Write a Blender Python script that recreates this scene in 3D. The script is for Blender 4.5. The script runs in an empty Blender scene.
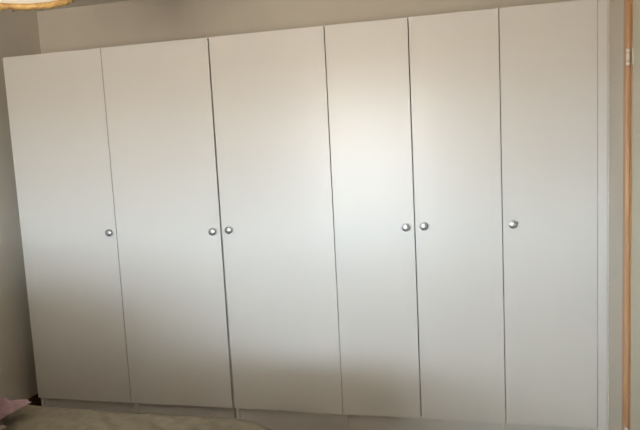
import bpy, bmesh, math, random
from mathutils import Matrix, Vector, noise

scene = bpy.context.scene
C = scene.collection
random.seed(4)

# ------------------------------------------------------------------ camera
F_PX = 602.05
CAM = (2.4359, -2.8792, 1.4932)
YAW, PITCH, ROLL = -0.238228, -0.110431, -0.051139
cy, sy, cp, sp = math.cos(YAW), math.sin(YAW), math.cos(PITCH), math.sin(PITCH)
fw = Vector((sy*cp, cy*cp, sp)); rt = Vector((cy, -sy, 0)); up = rt.cross(fw)
cr, sr = math.cos(ROLL), math.sin(ROLL)
r2 = rt*cr + up*sr; u2 = up*cr - rt*sr
cd = bpy.data.cameras.new('camera'); cam = bpy.data.objects.new('camera', cd); C.objects.link(cam)
cd.sensor_width = 36.0; cd.lens = F_PX*36.0/640.0; cd.clip_start = 0.02
m = Matrix((r2, u2, -fw)).transposed().to_4x4(); m.translation = Vector(CAM)
cam.matrix_world = m
scene.camera = cam

# ------------------------------------------------------------------ light, exposure
vs = scene.view_settings
vs.view_transform = 'Standard'; vs.look = 'None'; vs.gamma = 1.0
vs.use_curve_mapping = False
vs.exposure = 0.05
world = bpy.data.worlds.new('world'); scene.world = world; world.use_nodes = True
# open sky above the horizon, sunlit warm land below it
SKY, LAND = 61.0, 25.5
wn = world.node_tree; bg = wn.nodes['Background']; bg.inputs['Strength'].default_value = 1.0
wtc = wn.nodes.new('ShaderNodeTexCoord'); wsx = wn.nodes.new('ShaderNodeSeparateXYZ'); wmr = wn.nodes.new('ShaderNodeMapRange'); wmx = wn.nodes.new('ShaderNodeMix')
wmx.data_type = 'RGBA'
wmr.inputs['From Min'].default_value = -0.01; wmr.inputs['From Max'].default_value = 0.01
wmx.inputs['A'].default_value = (1.0*LAND, 0.885*LAND, 0.75*LAND, 1); wmx.inputs['B'].default_value = (0.80*SKY, 0.92*SKY, 1.01*SKY, 1)
wn.links.new(wtc.outputs['Generated'], wsx.inputs[0]); wn.links.new(wsx.outputs['Z'], wmr.inputs['Value'])
wn.links.new(wmr.outputs['Result'], wmx.inputs['Factor']); wn.links.new(wmx.outputs['Result'], bg.inputs['Color'])

# room dimensions (metres); wardrobe fronts lie in y = 0, floor in z = 0
XL, XR, YB, YF, ZC = -0.137, 3.057, 0.50, -3.60, 2.43
WX0, WX1, WZ0, WZ1 = 0.88, 2.02, 1.02, 2.02          # window opening in the wall behind the camera

ld = bpy.data.lights.new('daylight', 'AREA'); ld.shape = 'RECTANGLE'
ld.size = WX1-WX0; ld.size_y = WZ1-WZ0; ld.energy = 1.0
ld.cycles.is_portal = True                            # guides sky light through the window
lo = bpy.data.objects.new('daylight', ld); C.objects.link(lo)
lo.location = ((WX0+WX1)/2, YF-0.19, (WZ0+WZ1)/2); lo.rotation_euler = (math.radians(90), 0, 0)   # shines towards +y

# ------------------------------------------------------------------ materials
def mat(name, col, rough=0.5, metal=0.0, spec=0.5, var=0.0, vscale=3.0, bump=0.0, bscale=200.0, stretch=None, col2=None, trans=0.0, coat=0.0):
    mt = bpy.data.materials.new(name); mt.use_nodes = True
    nt = mt.node_tree; b = nt.nodes['Principled BSDF']
    b.inputs['Roughness'].default_value = rough; b.inputs['Metallic'].default_value = metal
    b.inputs['Specular IOR Level'].default_value = spec
    b.inputs['Coat Weight'].default_value = coat
    tc = nt.nodes.new('ShaderNodeTexCoord'); mp = nt.nodes.new('ShaderNodeMapping')
    nt.links.new(tc.outputs['Object'], mp.inputs['Vector'])
    if stretch: mp.inputs['Scale'].default_value = stretch
    nz = nt.nodes.new('ShaderNodeTexNoise'); nz.inputs['Scale'].default_value = vscale; nz.inputs['Detail'].default_value = 5
    nt.links.new(mp.outputs['Vector'], nz.inputs['Vector'])
    rp = nt.nodes.new('ShaderNodeValToRGB')
    c2 = col2 if col2 else tuple(c*(1-var) for c in col)
    rp.color_ramp.elements[0].position = 0.3; rp.color_ramp.elements[1].position = 0.7
    rp.color_ramp.elements[0].color = (*c2, 1); rp.color_ramp.elements[1].color = (*col, 1)
    nt.links.new(nz.outputs['Fac'], rp.inputs['Fac']); nt.links.new(rp.outputs['Color'], b.inputs['Base Color'])
    if bump > 0:
        n2 = nt.nodes.new('ShaderNodeTexNoise'); n2.inputs['Scale'].default_value = bscale; n2.inputs['Detail'].default_value = 3
        nt.links.new(mp.outputs['Vector'], n2.inputs['Vector'])
        bp = nt.nodes.new('ShaderNodeBump'); bp.inputs['Strength'].default_value = bump; bp.inputs['Distance'].default_value = 0.002
        nt.links.new(n2.outputs['Fac'], bp.inputs['Height']); nt.links.new(bp.outputs['Normal'], b.inputs['Normal'])
    if trans > 0:
        tl = nt.nodes.new('ShaderNodeBsdfTranslucent'); mx = nt.nodes.new('ShaderNodeMixShader'); mx.inputs['Fac'].default_value = trans
        nt.links.new(rp.outputs['Color'], tl.inputs['Color'])
        out = nt.nodes['Material Output']
        nt.links.new(b.outputs['BSDF'], mx.inputs[1]); nt.links.new(tl.outputs['BSDF'], mx.inputs[2]); nt.links.new(mx.outputs['Shader'], out.inputs['Surface'])
    return mt

M = {}
M['white'] = mat('white_melamine', (0.745, 0.735, 0.71), 0.36, spec=0.66, var=0.02, vscale=2.0, bump=0.06, bscale=260)
M['carcass'] = mat('white_carcass_board', (0.74, 0.73, 0.69), 0.5, var=0.02)
M['wall'] = mat('grey_beige_plaster', (0.69, 0.645, 0.565), 0.85, spec=0.2, var=0.05, vscale=4, bump=0.25, bscale=120)
M['ceiling'] = mat('ceiling_paint', (0.74, 0.71, 0.655), 0.9, spec=0.2, var=0.03, bump=0.15, bscale=90)
M['floor'] = mat('dark_wood', (0.16, 0.075, 0.032), 0.45, var=0.4, vscale=6, stretch=(1, 12, 1))
M['brown'] = mat('dark_brown_wood', (0.15, 0.068, 0.028), 0.5, var=0.4, vscale=10, stretch=(4, 1, 20))
M['pine'] = mat('varnished_pine', (0.60, 0.37, 0.20), 0.45, col2=(0.47, 0.26, 0.125), vscale=9, stretch=(6, 6, 0.5))
M['leaf'] = mat('pale_green_door_paint', (0.64, 0.62, 0.50), 0.5, var=0.04)
M['nickel'] = mat('brushed_nickel', (0.66, 0.66, 0.66), 0.42, metal=0.9, var=0.05, vscale=60)
M['nickel_rim'] = mat('nickel_rim_dark_reflection', (0.38, 0.38, 0.38), 0.38, metal=1.0, var=0.1, vscale=60)  # darker tone painted in for the dim room mirrored in the rim
M['hinge'] = mat('pale_metal_hinge', (0.78, 0.74, 0.66), 0.4, metal=0.3, var=0.1, vscale=60)
M['caulk'] = mat('white_caulk', (0.70, 0.68, 0.63), 0.8, var=0.12, vscale=80)
M['shade'] = mat('cream_lamp_fabric', (0.93, 0.90, 0.84), 0.9, spec=0.1, var=0.02, trans=0.3)
M['gold'] = mat('gold_braid', (0.56, 0.37, 0.13), 0.55, col2=(0.27, 0.145, 0.045), metal=0.25, vscale=45, bump=0.6, bscale=150)
M['bead'] = mat('dark_bead', (0.06, 0.035, 0.015), 0.4)
M['cord'] = mat('white_cord', (0.7, 0.68, 0.62), 0.6)
M['spread'] = mat('beige_bedspread', (0.225, 0.193, 0.137), 0.95, spec=0.1, var=0.25, vscale=30, bump=0.7, bscale=170)
M['pink'] = mat('mauve_pink_cloth', (0.34, 0.235, 0.25), 0.95, spec=0.1, col2=(0.21, 0.125, 0.14), vscale=9, bump=0.3, bscale=200)
M['pink2'] = mat('pale_pink_lining', (0.36, 0.27, 0.255), 0.95, spec=0.1, var=0.12, vscale=12)
M['mattress'] = mat('mattress_ticking', (0.7, 0.68, 0.62), 0.9, var=0.05)
M['pvc'] = mat('white_window_frame', (0.75, 0.75, 0.73), 0.4, var=0.02)

M['bulb'] = mat('bulb_fill_glow', (0.95, 0.92, 0.85), 0.4)
_b = M['bulb'].node_tree.nodes['Principled BSDF']; _b.inputs['Emission Color'].default_value = (1.0, 0.92, 0.83, 1); _b.inputs['Emission Strength'].default_value = 14.0  # weak glow added to brighten the shade lining; bulb is out of view

def glass_mat():
    mt = bpy.data.materials.new('window_glass'); mt.use_nodes = True; nt = mt.node_tree
    nt.nodes.remove(nt.nodes['Principled BSDF'])
    t = nt.nodes.new('ShaderNodeBsdfTransparent'); g = nt.nodes.new('ShaderNodeBsdfGlossy'); g.inputs['Roughness'].default_value = 0.02
    mx = nt.nodes.new('ShaderNodeMixShader'); mx.inputs['Fac'].default_value = 0.06
    nt.links.new(t.outputs[0], mx.inputs[1]); nt.links.new(g.outputs[0], mx.inputs[2])
    nt.links.new(mx.outputs[0], nt.nodes['Material Output'].inputs['Surface'])
    return mt
M['glass'] = glass_mat()

# ------------------------------------------------------------------ helpers
def add_box(bm, x0, x1, y0, y1, z0, z1, bev=0.0, seg=2):
    r = bmesh.ops.create_cube(bm, size=1.0)
    vsx = r['verts']
    for v in vsx:
        v.co = Vector((x0+(v.co.x+.5)*(x1-x0), y0+(v.co.y+.5)*(y1-y0), z0+(v.co.z+.5)*(z1-z0)))
    if bev > 0:
        es = list({e for v in vsx for e in v.link_edges})
        bmesh.ops.bevel(bm, geom=es, offset=bev, segments=seg, affect='EDGES', profile=0.5)

def add_lathe(bm, prof, origin, axis='Z', n=32):
    """prof: list of (radius, height) revolved about axis ('Z' up or 'Y' = towards -y)."""
    rings = []
    ox, oy, oz = origin
    for r, h in prof:
        ring = []
        for k in range(n):
            a = 2*math.pi*k/n
            if axis == 'Z': p = (ox+r*math.cos(a), oy+r*math.sin(a), oz+h)
            else: p = (ox+r*math.cos(a), oy-h, oz+r*math.sin(a))
            ring.append(bm.verts.new(p))
        rings.append(ring)
    for a, b in zip(rings[:-1], rings[1:]):
        for k in range(n):
            bm.faces.new((a[k], a[(k+1) % n], b[(k+1) % n], b[k]))
    if prof[0][0] > 1e-4: bm.faces.new(rings[0])
    if prof[-1][0] > 1e-4: bm.faces.new(rings[-1])
    bmesh.ops.remove_doubles(bm, verts=bm.verts[:], dist=1e-5)
    bmesh.ops.recalc_face_normals(bm, faces=bm.faces[:])

def obj(name, bm, mt, parent=None, smooth=False):
    me = bpy.data.meshes.new(name)
    bm.to_mesh(me); bm.free()
    me.materials.append(M[mt])
    if smooth:
        for p in me.polygons: p.use_smooth = True
    o = bpy.data.objects.new(name, me); C.objects.link(o)
    if parent: o.parent = parent
    return o

def box(name, x0, x1, y0, y1, z0, z1, mt, parent=None, bev=0.0, smooth=False):
    bm = bmesh.new(); add_box(bm, x0, x1, y0, y1, z0, z1, bev)
    return obj(name, bm, mt, parent, smooth)

def struct(o, label, cat):
    o['kind'] = 'structure'; o['label'] = label; o['category'] = cat
    return o

def tag(o, label, cat, group=None):
    o['label'] = label; o['category'] = cat
    if group: o['group'] = group
    return o

def empty(name, loc):
    o = bpy.data.objects.new(name, None); C.objects.link(o); o.location = loc; o.empty_display_size = 0.1
    return o

# ------------------------------------------------------------------ the room
struct(box('floor', XL, XR, YF, YB, -0.10, 0.0, 'floor'), 'dark brown wooden floor between bed and wardrobes', 'floor')
struct(box('ceiling', XL-.15, XR+.15, YF-.18, YB+.15, ZC, ZC+0.12, 'ceiling'), 'plain pale ceiling above the wardrobes', 'ceiling')
struct(box('wall_back', XL-.15, XR+.15, YB, YB+0.15, -0.10, ZC, 'wall'), 'grey beige plaster wall behind the wardrobes', 'wall')
struct(box('wall_left', XL-0.15, XL, YF-.18, YB, -0.10, ZC, 'wall'), 'grey plaster wall meeting the end of the wardrobe row', 'wall')
# right wall with a doorway
DY0, DY1, DZ = -0.3385, -1.1185, 2.06
bm = bmesh.new()
add_box(bm, XR, XR+0.15, DY0, YB, -0.10, ZC)
add_box(bm, XR, XR+0.15, YF-.18, DY1, -0.10, ZC)
add_box(bm, XR, XR+0.15, DY1, DY0, DZ, ZC)
struct(obj('wall_right', bm, 'wall'), 'grey plaster wall between filler strip and pine door frame', 'wall')
# wall behind the camera with the balcony door opening
bm = bmesh.new()
add_box(bm, XL, WX0, YF-0.18, YF, -0.10, ZC)
add_box(bm, WX1, XR, YF-0.18, YF, -0.10, ZC)
add_box(bm, WX0, WX1, YF-0.18, YF, WZ1, ZC)
add_box(bm, WX0, WX1, YF-0.18, YF, -0.10, WZ0)
struct(obj('wall_front', bm, 'wall'), 'grey plaster wall with the window facing the wardrobes', 'wall')
# balcony door / window with two glazed leaves
w = struct(empty('window_1', ((WX0+WX1)/2, YF-0.1, WZ0)), 'white framed window opposite the wardrobes', 'window')
wx, wy, wz = w.location
def wbox(name, x0, x1, z0, z1, mt, d0=-0.03, d1=0.03, parent=None):
    o = box(name, x0-wx, x1-wx, d0, d1, z0-wz, z1-wz, mt, parent or w)
    return o
fr = bmesh.new()
for (a, b, c, d) in ((WX0, WX0+.05, WZ0, WZ1), (WX1-.05, WX1, WZ0, WZ1), (WX0+.05, WX1-.05, WZ1-.05, WZ1), (WX0+.05, WX1-.05, WZ0, WZ0+.05)):
    add_box(fr, a-wx, b-wx, -0.03, 0.03, c-wz, d-wz)
obj('window_frame', fr, 'pvc', w)
wbox('mullion', (WX0+WX1)/2-.03, (WX0+WX1)/2+.03, WZ0+.05, WZ1-.05, 'pvc')
wbox('pane', WX0+.05, (WX0+WX1)/2-.03, WZ0+.05, WZ1-.05, 'glass', -0.003, 0.003)
wbox('pane', (WX0+WX1)/2+.03, WX1-.05, WZ0+.05, WZ1-.05, 'glass', -0.003, 0.003)

# unseen beam added outside the window to cut off the higher sky light
struct(box('shade_beam', -1.6, 4.6, YF-1.75, YF-1.60, 1.90, 3.4, 'wall'), 'added unseen beam outside the window, blocking the higher sky light', 'beam')

# brown skirting board on the left wall
struct(box('baseboard_left', XL, XL+0.012, YF, YB, 0.0, 0.092, 'brown', bev=0.002), 'dark brown wooden skirting board on the grey left wall', 'baseboard')

# pine door casing and pale door in the right wall
bm = bmesh.new()
add_box(bm, XR-0.015, XR, DY0, DY0+0.042, 0.0, DZ+0.042, 0.003)
add_box(bm, XR-0.015, XR, DY1-0.042, DY1, 0.0, DZ+0.042, 0.003)
add_box(bm, XR-0.015, XR, DY1, DY0, DZ, DZ+0.042, 0.003)
tr = struct(obj('trim_1', bm, 'pine'), 'varnished pine door casing beside the grey wall strip', 'door frame')
bm = bmesh.new()
add_box(bm, XR, XR+0.13, DY0-0.02, DY0, 0.0, DZ)
add_box(bm, XR, XR+0.13, DY1, DY1+0.02, 0.0, DZ)
add_box(bm, XR, XR+0.13, DY1+0.02, DY0-0.02, DZ-0.02, DZ)
obj('jamb', bm, 'pine', tr)
bm = bmesh.new()
add_box(bm, XR+0.042, XR+0.062, DY0-0.04, DY0-0.02, 0.0, DZ-0.02)
add_box(bm, XR+0.042, XR+0.062, DY1+0.02, DY1+0.04, 0.0, DZ-0.02)
add_box(bm, XR+0.042, XR+0.062, DY1+0.04, DY0-0.04, DZ-0.055, DZ-0.02)
obj('door_stop', bm, 'pine', tr)
box('threshold', XR, XR+0.13, DY1, DY0, -0.10, 0.004, 'brown', tr)
box('threshold_stop', XR+0.042, XR+0.062, DY1+0.04, DY0-0.04, 0.004, 0.022, 'pine', tr)
dr = struct(empty('door_1', (XR+0.02, DY0-0.022, 0.006)), 'pale green painted door hung on a pine frame', 'door')
box('door_leaf', -0.018, 0.02, DY1-DY0+0.044, 0.0, 0.0, DZ-0.03, 'leaf', dr, 0.002)
for hz in (0.247, 1.737):
    h = bmesh.new(); add_box(h, -0.0215, -0.018, -0.012, -0.002, hz+0.002, hz+0.061)
    hp = obj('hinge', h, 'hinge', dr)
    for k, (a, b) in enumerate(((0, .015), (.0175, .0455), (.048, .063))):
        kb = bmesh.new()
        prof = [(0.0055, a), (0.0075, a+.002), (0.0075, b-.002), (0.0055, b)]
        add_lathe(kb, prof, (-0.032, 0.004, hz), n=16)
        obj('knuckle', kb, 'hinge', hp, True)
    pb = bmesh.new(); add_lathe(pb, [(0.0035, -0.002), (0.0035, 0.065)], (-0.032, 0.004, hz), n=12)
    obj('pin', pb, 'hinge', hp, True)

# ------------------------------------------------------------------ wardrobes
Z0 = 0.135; ZT = Z0+1.9366; TH = 0.018; YK = 0.47
def knob(x, z, parent):
    bm = bmesh.new()
    prof = [(0.011, 0.0), (0.011, 0.003), (0.0065, 0.006), (0.0065, 0.013), (0.0150, 0.0145), (0.0198, 0.0170), (0.0208, 0.0200),
            (0.0196, 0.0228), (0.0172, 0.0236), (0.0158, 0.0232), (0.0150, 0.0246), (0.0110, 0.0262), (0.0060, 0.0271), (0.0, 0.0274)]
    prof = [(r_*0.92, h_) for r_, h_ in prof]
    add_lathe(bm, prof, (x, 0.0, z), 'Y', 40)
    for f in bm.faces:
        c_ = f.calc_center_median()
        if math.hypot(c_.x-x, c_.z-z) > 0.0142 or c_.y > -0.0140: f.material_index = 1
    o = obj('knob', bm, 'nickel', parent, True)
    o.data.materials.append(M['nickel_rim'])
    return o

def wardrobe(x0, width, doors, label, zrot=0.0, tilt=0.0):
    """doors: list of (local x0, local x1, knob local x, knob z, swing in radians, hinge side)"""
    t = empty('wardrobe', (x0+width/2, 0.0, 0.0))
    tag(t, label, 'wardrobe', 'row of white wardrobes')
    hw = width/2
    box('side_panel', -hw, -hw+TH, 0.021, YK, 0.0, ZT-0.002, 'carcass', t)
    box('side_panel', hw-TH, hw, 0.021, YK, 0.0, ZT-0.002, 'carcass', t)
    box('top_panel', -hw+TH, hw-TH, 0.021, YK, ZT-0.002-TH, ZT-0.002, 'carcass', t)
    box('bottom_panel', -hw+TH, hw-TH, 0.021, YK, Z0-0.012, Z0+0.006, 'carcass', t)
    box('back_panel', -hw+TH, hw-TH, YK-0.005, YK, Z0+0.006, ZT-0.002-TH, 'carcass', t)
    box('shelf', -hw+TH, hw-TH, 0.06, YK-0.005, 1.73, 1.748, 'carcass', t)
    box('plinth', -hw+TH, hw-TH, 0.036, 0.050, 0.0, Z0-0.012, 'white', t)
    for (a, b, kx, kz, sw, side) in doors:
        px = a if side == 'L' else b
        bm = bmesh.new()
        add_box(bm, a-px-hw+hw, b-px, 0.0, TH, Z0, ZT, 0.0012)
        d = obj('door', bm, 'white', t)
        d.location = (px-hw, 0.0, 0.0)
        d.rotation_euler = (0, 0, sw)
        knob(kx-px, kz, d)
    t.rotation_euler = (0, tilt, zrot)
    return t

G = 0.0016
wardrobe(-0.005, 0.603, [(G, .603-G, 0.5687, 1.098, 0.0, 'L')],
         'single door white wardrobe standing at the end by the dark skirting board', tilt=0.0017)
wardrobe(0.599, 0.603, [(G, .603-0.0015, 0.5635, 1.093, 0.0, 'L')],
         'single door white wardrobe with its knob on the left of the widest dark gap', tilt=0.0017)
wardrobe(1.2115, 0.593, [(0.0015, .593-0.001, 0.0442, 1.0995, -0.004, 'R')],
         'single door white wardrobe with its knob on the right of the widest dark gap', tilt=-0.0012)
wardrobe(1.8048, 0.797, [(0.001, .395-0.0023, 0.3532, 1.096, 0.006, 'L'), (.395+0.0023, .797-G, 0.4379, 1.1, 0.0, 'R')],
         'white wardrobe with a pair of narrow doors, two knobs side by side')
wardrobe(2.6022, 0.4078, [(G, .4078-0.0008, 0.0445, 1.1015, 0.0, 'R')],
         'narrow single door white wardrobe beside the filler strip')

# filler strip between the last wardrobe and the right wall
fs = empty('filler_strip', (3.0108, 0.0, 0.0))
tag(fs, 'slim white upright filler strip between narrow wardrobe and grey wall', 'filler panel')
box('board', 0.0, 0.0382, 0.0, 0.018, 0.0, ZT+0.002, 'white', fs, 0.0015)
bm = bmesh.new()
nseg = 240; prev = None
for k in range(nseg+1):
    z = ZT*k/nseg
    j = 0.0012*noise.noise(Vector((0, 0, z*40)))+0.0009*noise.noise(Vector((5, 0, z*110)))
    if abs(z-1.89) < 0.012 or abs(z-1.73) < 0.009: j -= 0.0035
    a = bm.verts.new((0.0378, 0.0035, z)); b = bm.verts.new((0.0418+j, -0.0012+j*0.4, z)); c = bm.verts.new((0.0458, -0.0035+j, z)); d = bm.verts.new((0.0458, 0.010, z)); e = bm.verts.new((0.0378, 0.010, z))
    cur = (a, b, c, d, e)
    if prev:
        for q in range(5):
            bm.faces.new((prev[q], prev[(q+1) % 5], cur[(q+1) % 5], cur[q]))
    else: bm.faces.new(cur)
    prev = cur
bm.faces.new(prev)
bmesh.ops.recalc_face_normals(bm, faces=bm.faces[:])
obj('caulk_bead', bm, 'caulk', fs, True)

# ------------------------------------------------------------------ pendant lamp
LZ = 2.042; LX, LY, LR = 1.0365, -1.1915, 0.2120
lp = empty('pendant_lamp', (LX, LY, LZ))
tag(lp, 'cream fabric pendant lamp shade edged with gold braid', 'lamp')
bm = bmesh.new()
n = 96
outer = [(LR, 0.0), (LR*0.985, 0.03), (LR*0.93, 0.08), (LR*0.80, 0.14), (LR*0.58, 0.19), (LR*0.30, 0.215)]
prof = outer + [(r-0.004, z-0.003) for r, z in reversed(outer)]
rings = []
for r, z in prof:
    rings.append([bm.verts.new((r*math.cos(2*math.pi*k/n), r*math.sin(2*math.pi*k/n), z)) for k in range(n)])
for a, b in zip(rings, rings[1:]+rings[:1]):
    for k in range(n): bm.faces.new((a[k], a[(k+1) % n], b[(k+1) % n], b[k]))
bmesh.ops.recalc_face_normals(bm, faces=bm.faces[:])
shade = obj('shade', bm, 'shade', lp, True)
bm = bmesh.new()
n = 160
top, bot = [], []
rr = []
for k in range(n):
    a = 2*math.pi*k/n; ca, sa = math.cos(a), math.sin(a)
    wv = 0.0022*math.sin(k*2*math.pi/5)+0.0015*noise.noise(Vector((k*0.37, 1, 2)))
    ring = []
    for (r, z) in ((LR-0.007, 0.004), (LR-0.009, -0.006), (LR-0.006, -0.0155+wv), (LR+0.001, -0.0165+wv), (LR+0.005, -0.006), (LR+0.004, 0.005)):
        ring.append(bm.verts.new((r*ca, r*sa, z)))
    rr.append(ring)
for k in range(n):
    a, b = rr[k], rr[(k+1) % n]
    for q in range(6): bm.faces.new((a[q], a[(q+1) % 6], b[(q+1) % 6], b[q]))
bmesh.ops.recalc_face_normals(bm, faces=bm.faces[:])
trim = obj('gold_braid', bm, 'gold', lp, True); trim['label'] = 'gold braid edging'
bm = bmesh.new(); bmesh.ops.create_icosphere(bm, subdivisions=2, radius=0.0030)
bd = obj('bead', bm, 'bead', trim, True)
ab = math.radians(123); bd.location = ((LR-.002)*math.cos(ab), (LR-.002)*math.sin(ab), -0.0200)
bm = bmesh.new(); add_lathe(bm, [(0.019, 0.12), (0.019, 0.19), (0.008, 0.21), (0.003, 0.215), (0.003, ZC-LZ-0.03)], (0, 0, 0), n=20)
obj('cord', bm, 'cord', lp, True)
bm = bmesh.new(); add_lathe(bm, [(0.003, ZC-LZ-0.045), (0.035, ZC-LZ-0.03), (0.05, ZC-LZ-0.006), (0.05, ZC-LZ)], (0, 0, 0), n=32)
obj('ceiling_cup', bm, 'cord', lp, True)
bm = bmesh.new(); add_lathe(bm, [(0.0, 0.03), (0.018, 0.036), (0.029, 0.06), (0.027, 0.08), (0.014, 0.11), (0.013, 0.121)], (0, 0, 0), n=24)
obj('bulb', bm, 'bulb', lp, True)
for k in range(3):
    a = 2*math.pi*k/3+0.3
    bm = bmesh.new()
    r_ = 0.0016; L = LR*0.30+0.002
    v0 = Vector((0.017*math.cos(a), 0.017*math.sin(a), 0.185)); v1 = Vector((L*math.cos(a), L*math.sin(a), 0.2125))
    d = (v1-v0).normalized(); s = d.orthogonal().normalized(); t_ = d.cross(s)
    A = [bm.verts.new(v0+s*r_*math.cos(q*math.pi/3)+t_*r_*math.sin(q*math.pi/3)) for q in range(6)]
    B = [bm.verts.new(v1+s*r_*math.cos(q*math.pi/3)+t_*r_*math.sin(q*math.pi/3)) for q in range(6)]
    for q in range(6): bm.faces.new((A[q], A[(q+1) % 6], B[(q+1) % 6], B[q]))
    bm.faces.new(A); bm.faces.new(B)
    bmesh.ops.recalc_face_normals(bm, faces=bm.faces[:])
    obj('spoke', bm, 'cord', lp)

# ------------------------------------------------------------------ bed
BT = 0.70; DZB = BT-0.55
BX0, BX1, BY0, BY1 = -0.10, 1.868+0.88*DZB, -2.42, -0.907-2.05*DZB
bed = empty('bed', ((BX0+BX1)/2, (BY0+BY1)/2, 0.0))
tag(bed, 'bed under the beige spread, in front of the wardrobes', 'bed')
cx, cyy = (BX0+BX1)/2, (BY0+BY1)/2
hx, hy = (BX1-BX0)/2, (BY1-BY0)/2
def slab(name, ex, ey, r, z0, z1, rb, mt):
    """rounded-corner slab with softened rims"""
    bm = bmesh.new(); out = []
    for qx, qy, a0 in ((1, 1, 0), (-1, 1, 90), (-1, -1, 180), (1, -1, 270)):
        for k in range(9):
            a = math.radians(a0+k*90/8)
            out.append((qx*(ex-r), qy*(ey-r), math.cos(a), math.sin(a)))
    rings = []
    for (ins, z) in ((rb, z0), (rb*.3, z0+rb*.3), (0, z0+rb), (0, z1-rb), (rb*.3, z1-rb*.3), (rb, z1)):
        rings.append([bm.verts.new((x+c_*(r-ins), y+s_*(r-ins), z)) for x, y, c_, s_ in out])
    for a, b in zip(rings[:-1], rings[1:]):
        for k in range(len(out)): bm.faces.new((a[k], a[(k+1) % len(out)], b[(k+1) % len(out)], b[k]))
    bm.faces.new(rings[0]); bm.faces.new(rings[-1])
    bmesh.ops.recalc_face_normals(bm, faces=bm.faces[:])
    return obj(name, bm, mt, bed)
slab('bed_base', hx-.08, hy-.08, 0.2, 0.14, 0.28, 0.006, 'brown')
slab('mattress', hx-.06, hy-.06, 0.2, 0.28, BT-0.035, 0.05, 'mattress')
for sx in (-1, 1):
    for sy_ in (-1, 1):
        lb = bmesh.new(); add_lathe(lb, [(0.022, 0.0), (0.03, 0.14)], (sx*(hx-.14), sy_*(hy-.14), 0), n=16)
        obj('leg', lb, 'brown', bed, True)

def rsdf(x, y, hx, hy, r):
    qx, qy = abs(x)-(hx-r), abs(y)-(hy-r)
    ox, oy = max(qx, 0), max(qy, 0)
    l = math.hypot(ox, oy)
    d = l+min(max(qx, qy), 0)-r
    if l > 1e-9: g = (ox/l*math.copysign(1, x), oy/l*math.copysign(1, y))
    elif qx > qy: g = (math.copysign(1, x), 0.0)
    else: g = (0.0, math.copysign(1, y))
    return d, g

def crease(x, y):
    # diagonal pulls and soft lumps in the spread
    u_, v_ = x*0.55+y*0.83, -x*0.83+y*0.55
    wq = Vector((u_*26+1.5*noise.noise(Vector((x*3, y*3, 0))), v_*4.5, 3))
    a = 0.0050*(0.5-abs(noise.noise(wq)))*1.6
    b = 0.006*noise.noise(Vector((x*3.5, y*4.5, 1)))+0.0022*noise.noise(Vector((x*22, y*22, 2)))
    return a+b-0.004
bm = bmesh.new()
NX, NY, EX = 250, 200, 0.36
R_EDGE = 0.055
grid = []
for i in range(NX+1):
    row = []
    for j in range(NY+1):
        # no overhang at the head end
        x = -hx+(2*hx+EX)*i/NX; y = -hy-EX+(2*hy+2*EX)*j/NY
        d, g = rsdf(x if x > 0 else max(x, -hx+0.35)*0, y, hx, hy, 0.29)
        c = crease(x, y)
        d0 = d+R_EDGE
        if d0 <= 0:
            p = (x, y, BT+c)
        else:
            bxp, byp = x-g[0]*d0, y-g[1]*d0
            arc = R_EDGE*math.pi/2
            if d0 < arc:
                t = d0/R_EDGE; o_, dz = R_EDGE*math.sin(t), R_EDGE*(1-math.cos(t))
            else:
                o_, dz = R_EDGE, R_EDGE+(d0-arc)
            hang = min(1.0, max(0.0, (dz-.03)/.25))
            tang = -g[1]*x+g[0]*y
            o_ += hang*(0.018*math.sin(tang*23)+0.012*noise.noise(Vector((x*6, y*6, 4))))+0.012*hang
            z = BT-dz+c*(1-hang)
            p = (bxp+g[0]*o_, byp+g[1]*o_, max(z, 0.025))
        row.append(bm.verts.new((cx+p[0], cyy+p[1], p[2])))
    grid.append(row)
for i in range(NX):
    for j in range(NY):
        bm.faces.new((grid[i][j], grid[i+1][j], grid[i+1][j+1], grid[i][j+1]))
bmesh.ops.recalc_face_normals(bm, faces=bm.faces[:])
sp = obj('bedspread', bm, 'spread', None, True)
tag(sp, 'crumpled beige bedspread hanging over the foot of the bed', 'bedspread')
so = sp.modifiers.new('thickness', 'SOLIDIFY'); so.thickness = 0.008; so.offset = -1

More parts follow.
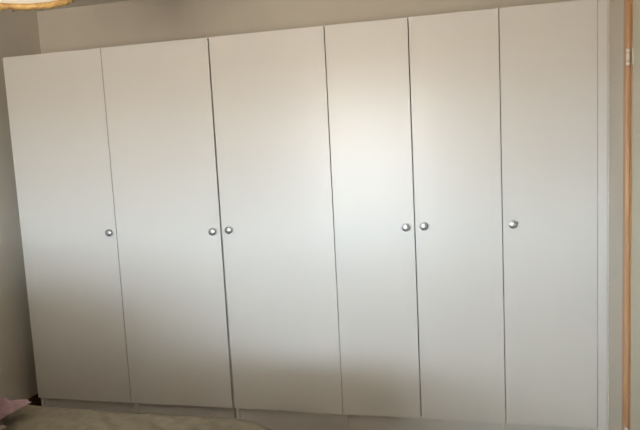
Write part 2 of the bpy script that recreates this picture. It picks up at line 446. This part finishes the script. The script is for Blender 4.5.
# folded pink cloth lying on the spread
pc = empty('crumpled_blanket', (0.55, -1.20, BT))
tag(pc, 'mauve pink blanket lying crumpled on the beige bedspread', 'blanket')
def cloth(name, mt, corner, ang, lx, ly, zb, th, seed, tip):
    bm = bmesh.new(); n1, n2 = 60, 60
    ca, sa = math.cos(ang), math.sin(ang)
    layers = []
    for s in (1, 0):
        L = []
        for i in range(n1+1):
            row = []
            for j in range(n2+1):
                u, v = i/n1, j/n2           # u from the tip edge into -x, v from the tip edge into -y
                e = min(u*lx, v*ly, (1-u)*lx, (1-v)*ly)
                prof_ = min(1.0, (e/0.035))**0.5
                wob = 0.010*noise.noise(Vector((u*5+seed, v*5, s)))
                x = -u*lx+wob*1.5+0.012*math.sin(v*9+seed); y = -v*ly+wob*2+0.008*math.sin(u*8+seed)
                wr = 0.016*noise.noise(Vector((u*7+seed, v*8, 7)))+0.009*math.sin((u*0.8+v*1.3)*38+3*noise.noise(Vector((u*3, v*3, seed))))
                lift = tip*math.exp(-((u*lx)**2+(v*ly)**2)/0.008)
                z = zb+lift+(th*prof_+wr*prof_ if s else 0.004*noise.noise(Vector((u*4, v*4, seed))))
                if s and z < zb+lift+0.006*prof_: z = zb+lift+0.006*prof_
                row.append(bm.verts.new((corner[0]+ca*x-sa*y-0.55, corner[1]+sa*x+ca*y+1.20, z-BT)))
            L.append(row)
        layers.append(L)
        for i in range(n1):
            for j in range(n2):
                bm.faces.new((L[i][j], L[i+1][j], L[i+1][j+1], L[i][j+1]))
    bmesh.ops.remove_doubles(bm, verts=bm.verts[:], dist=0.0005)
    bmesh.ops.recalc_face_normals(bm, faces=bm.faces[:])
    return obj(name, bm, mt, pc, True)
cloth('lower_fold', 'pink2', (0.825+1.77*DZB, -1.13-2.05*DZB), 0.10, 0.42, 0.36, BT+0.016, 0.016, 3.1, 0.0)
cloth('upper_fold', 'pink', (0.812+1.77*DZB, -1.020-2.05*DZB), 0.06, 0.46, 0.40, BT+0.034, 0.024, 8.7, 0.008)

# unseen blanket heap, added to shade the lower left doors from the window
bm = bmesh.new(); n1, n2 = 80, 70
HX0, HX1, HY0, HY1 = 0.0, 1.30, -2.35, -1.62
L = []
for i in range(n1+1):
    row = []
    for j in range(n2+1):
        u, v = i/n1*2-1, j/n2*2-1
        e = max(0.0, 1-(abs(u)**2.6+abs(v)**2.6))
        x = HX0+(u+1)/2*(HX1-HX0); y = HY0+(v+1)/2*(HY1-HY0)
        h = 0.37*e**0.45*(1-0.18*u)
        h += min(1, e*3)*(0.05*noise.noise(Vector((x*4, y*5, 5)))+0.05*(0.3-abs(noise.noise(Vector(((x+y)*9, (x-y)*3.5, 2)))))+0.012*noise.noise(Vector((x*24, y*24, 6))))
        row.append(bm.verts.new((x-0.55, y+1.20, 0.032+max(h, 0))))
    L.append(row)
for i in range(n1):
    for j in range(n2): bm.faces.new((L[i][j], L[i+1][j], L[i+1][j+1], L[i][j+1]))
bmesh.ops.recalc_face_normals(bm, faces=bm.faces[:])
hp = obj('shade_heap', bm, 'pink', pc, True)
so = hp.modifiers.new('thickness', 'SOLIDIFY'); so.thickness = 0.012; so.offset = -1
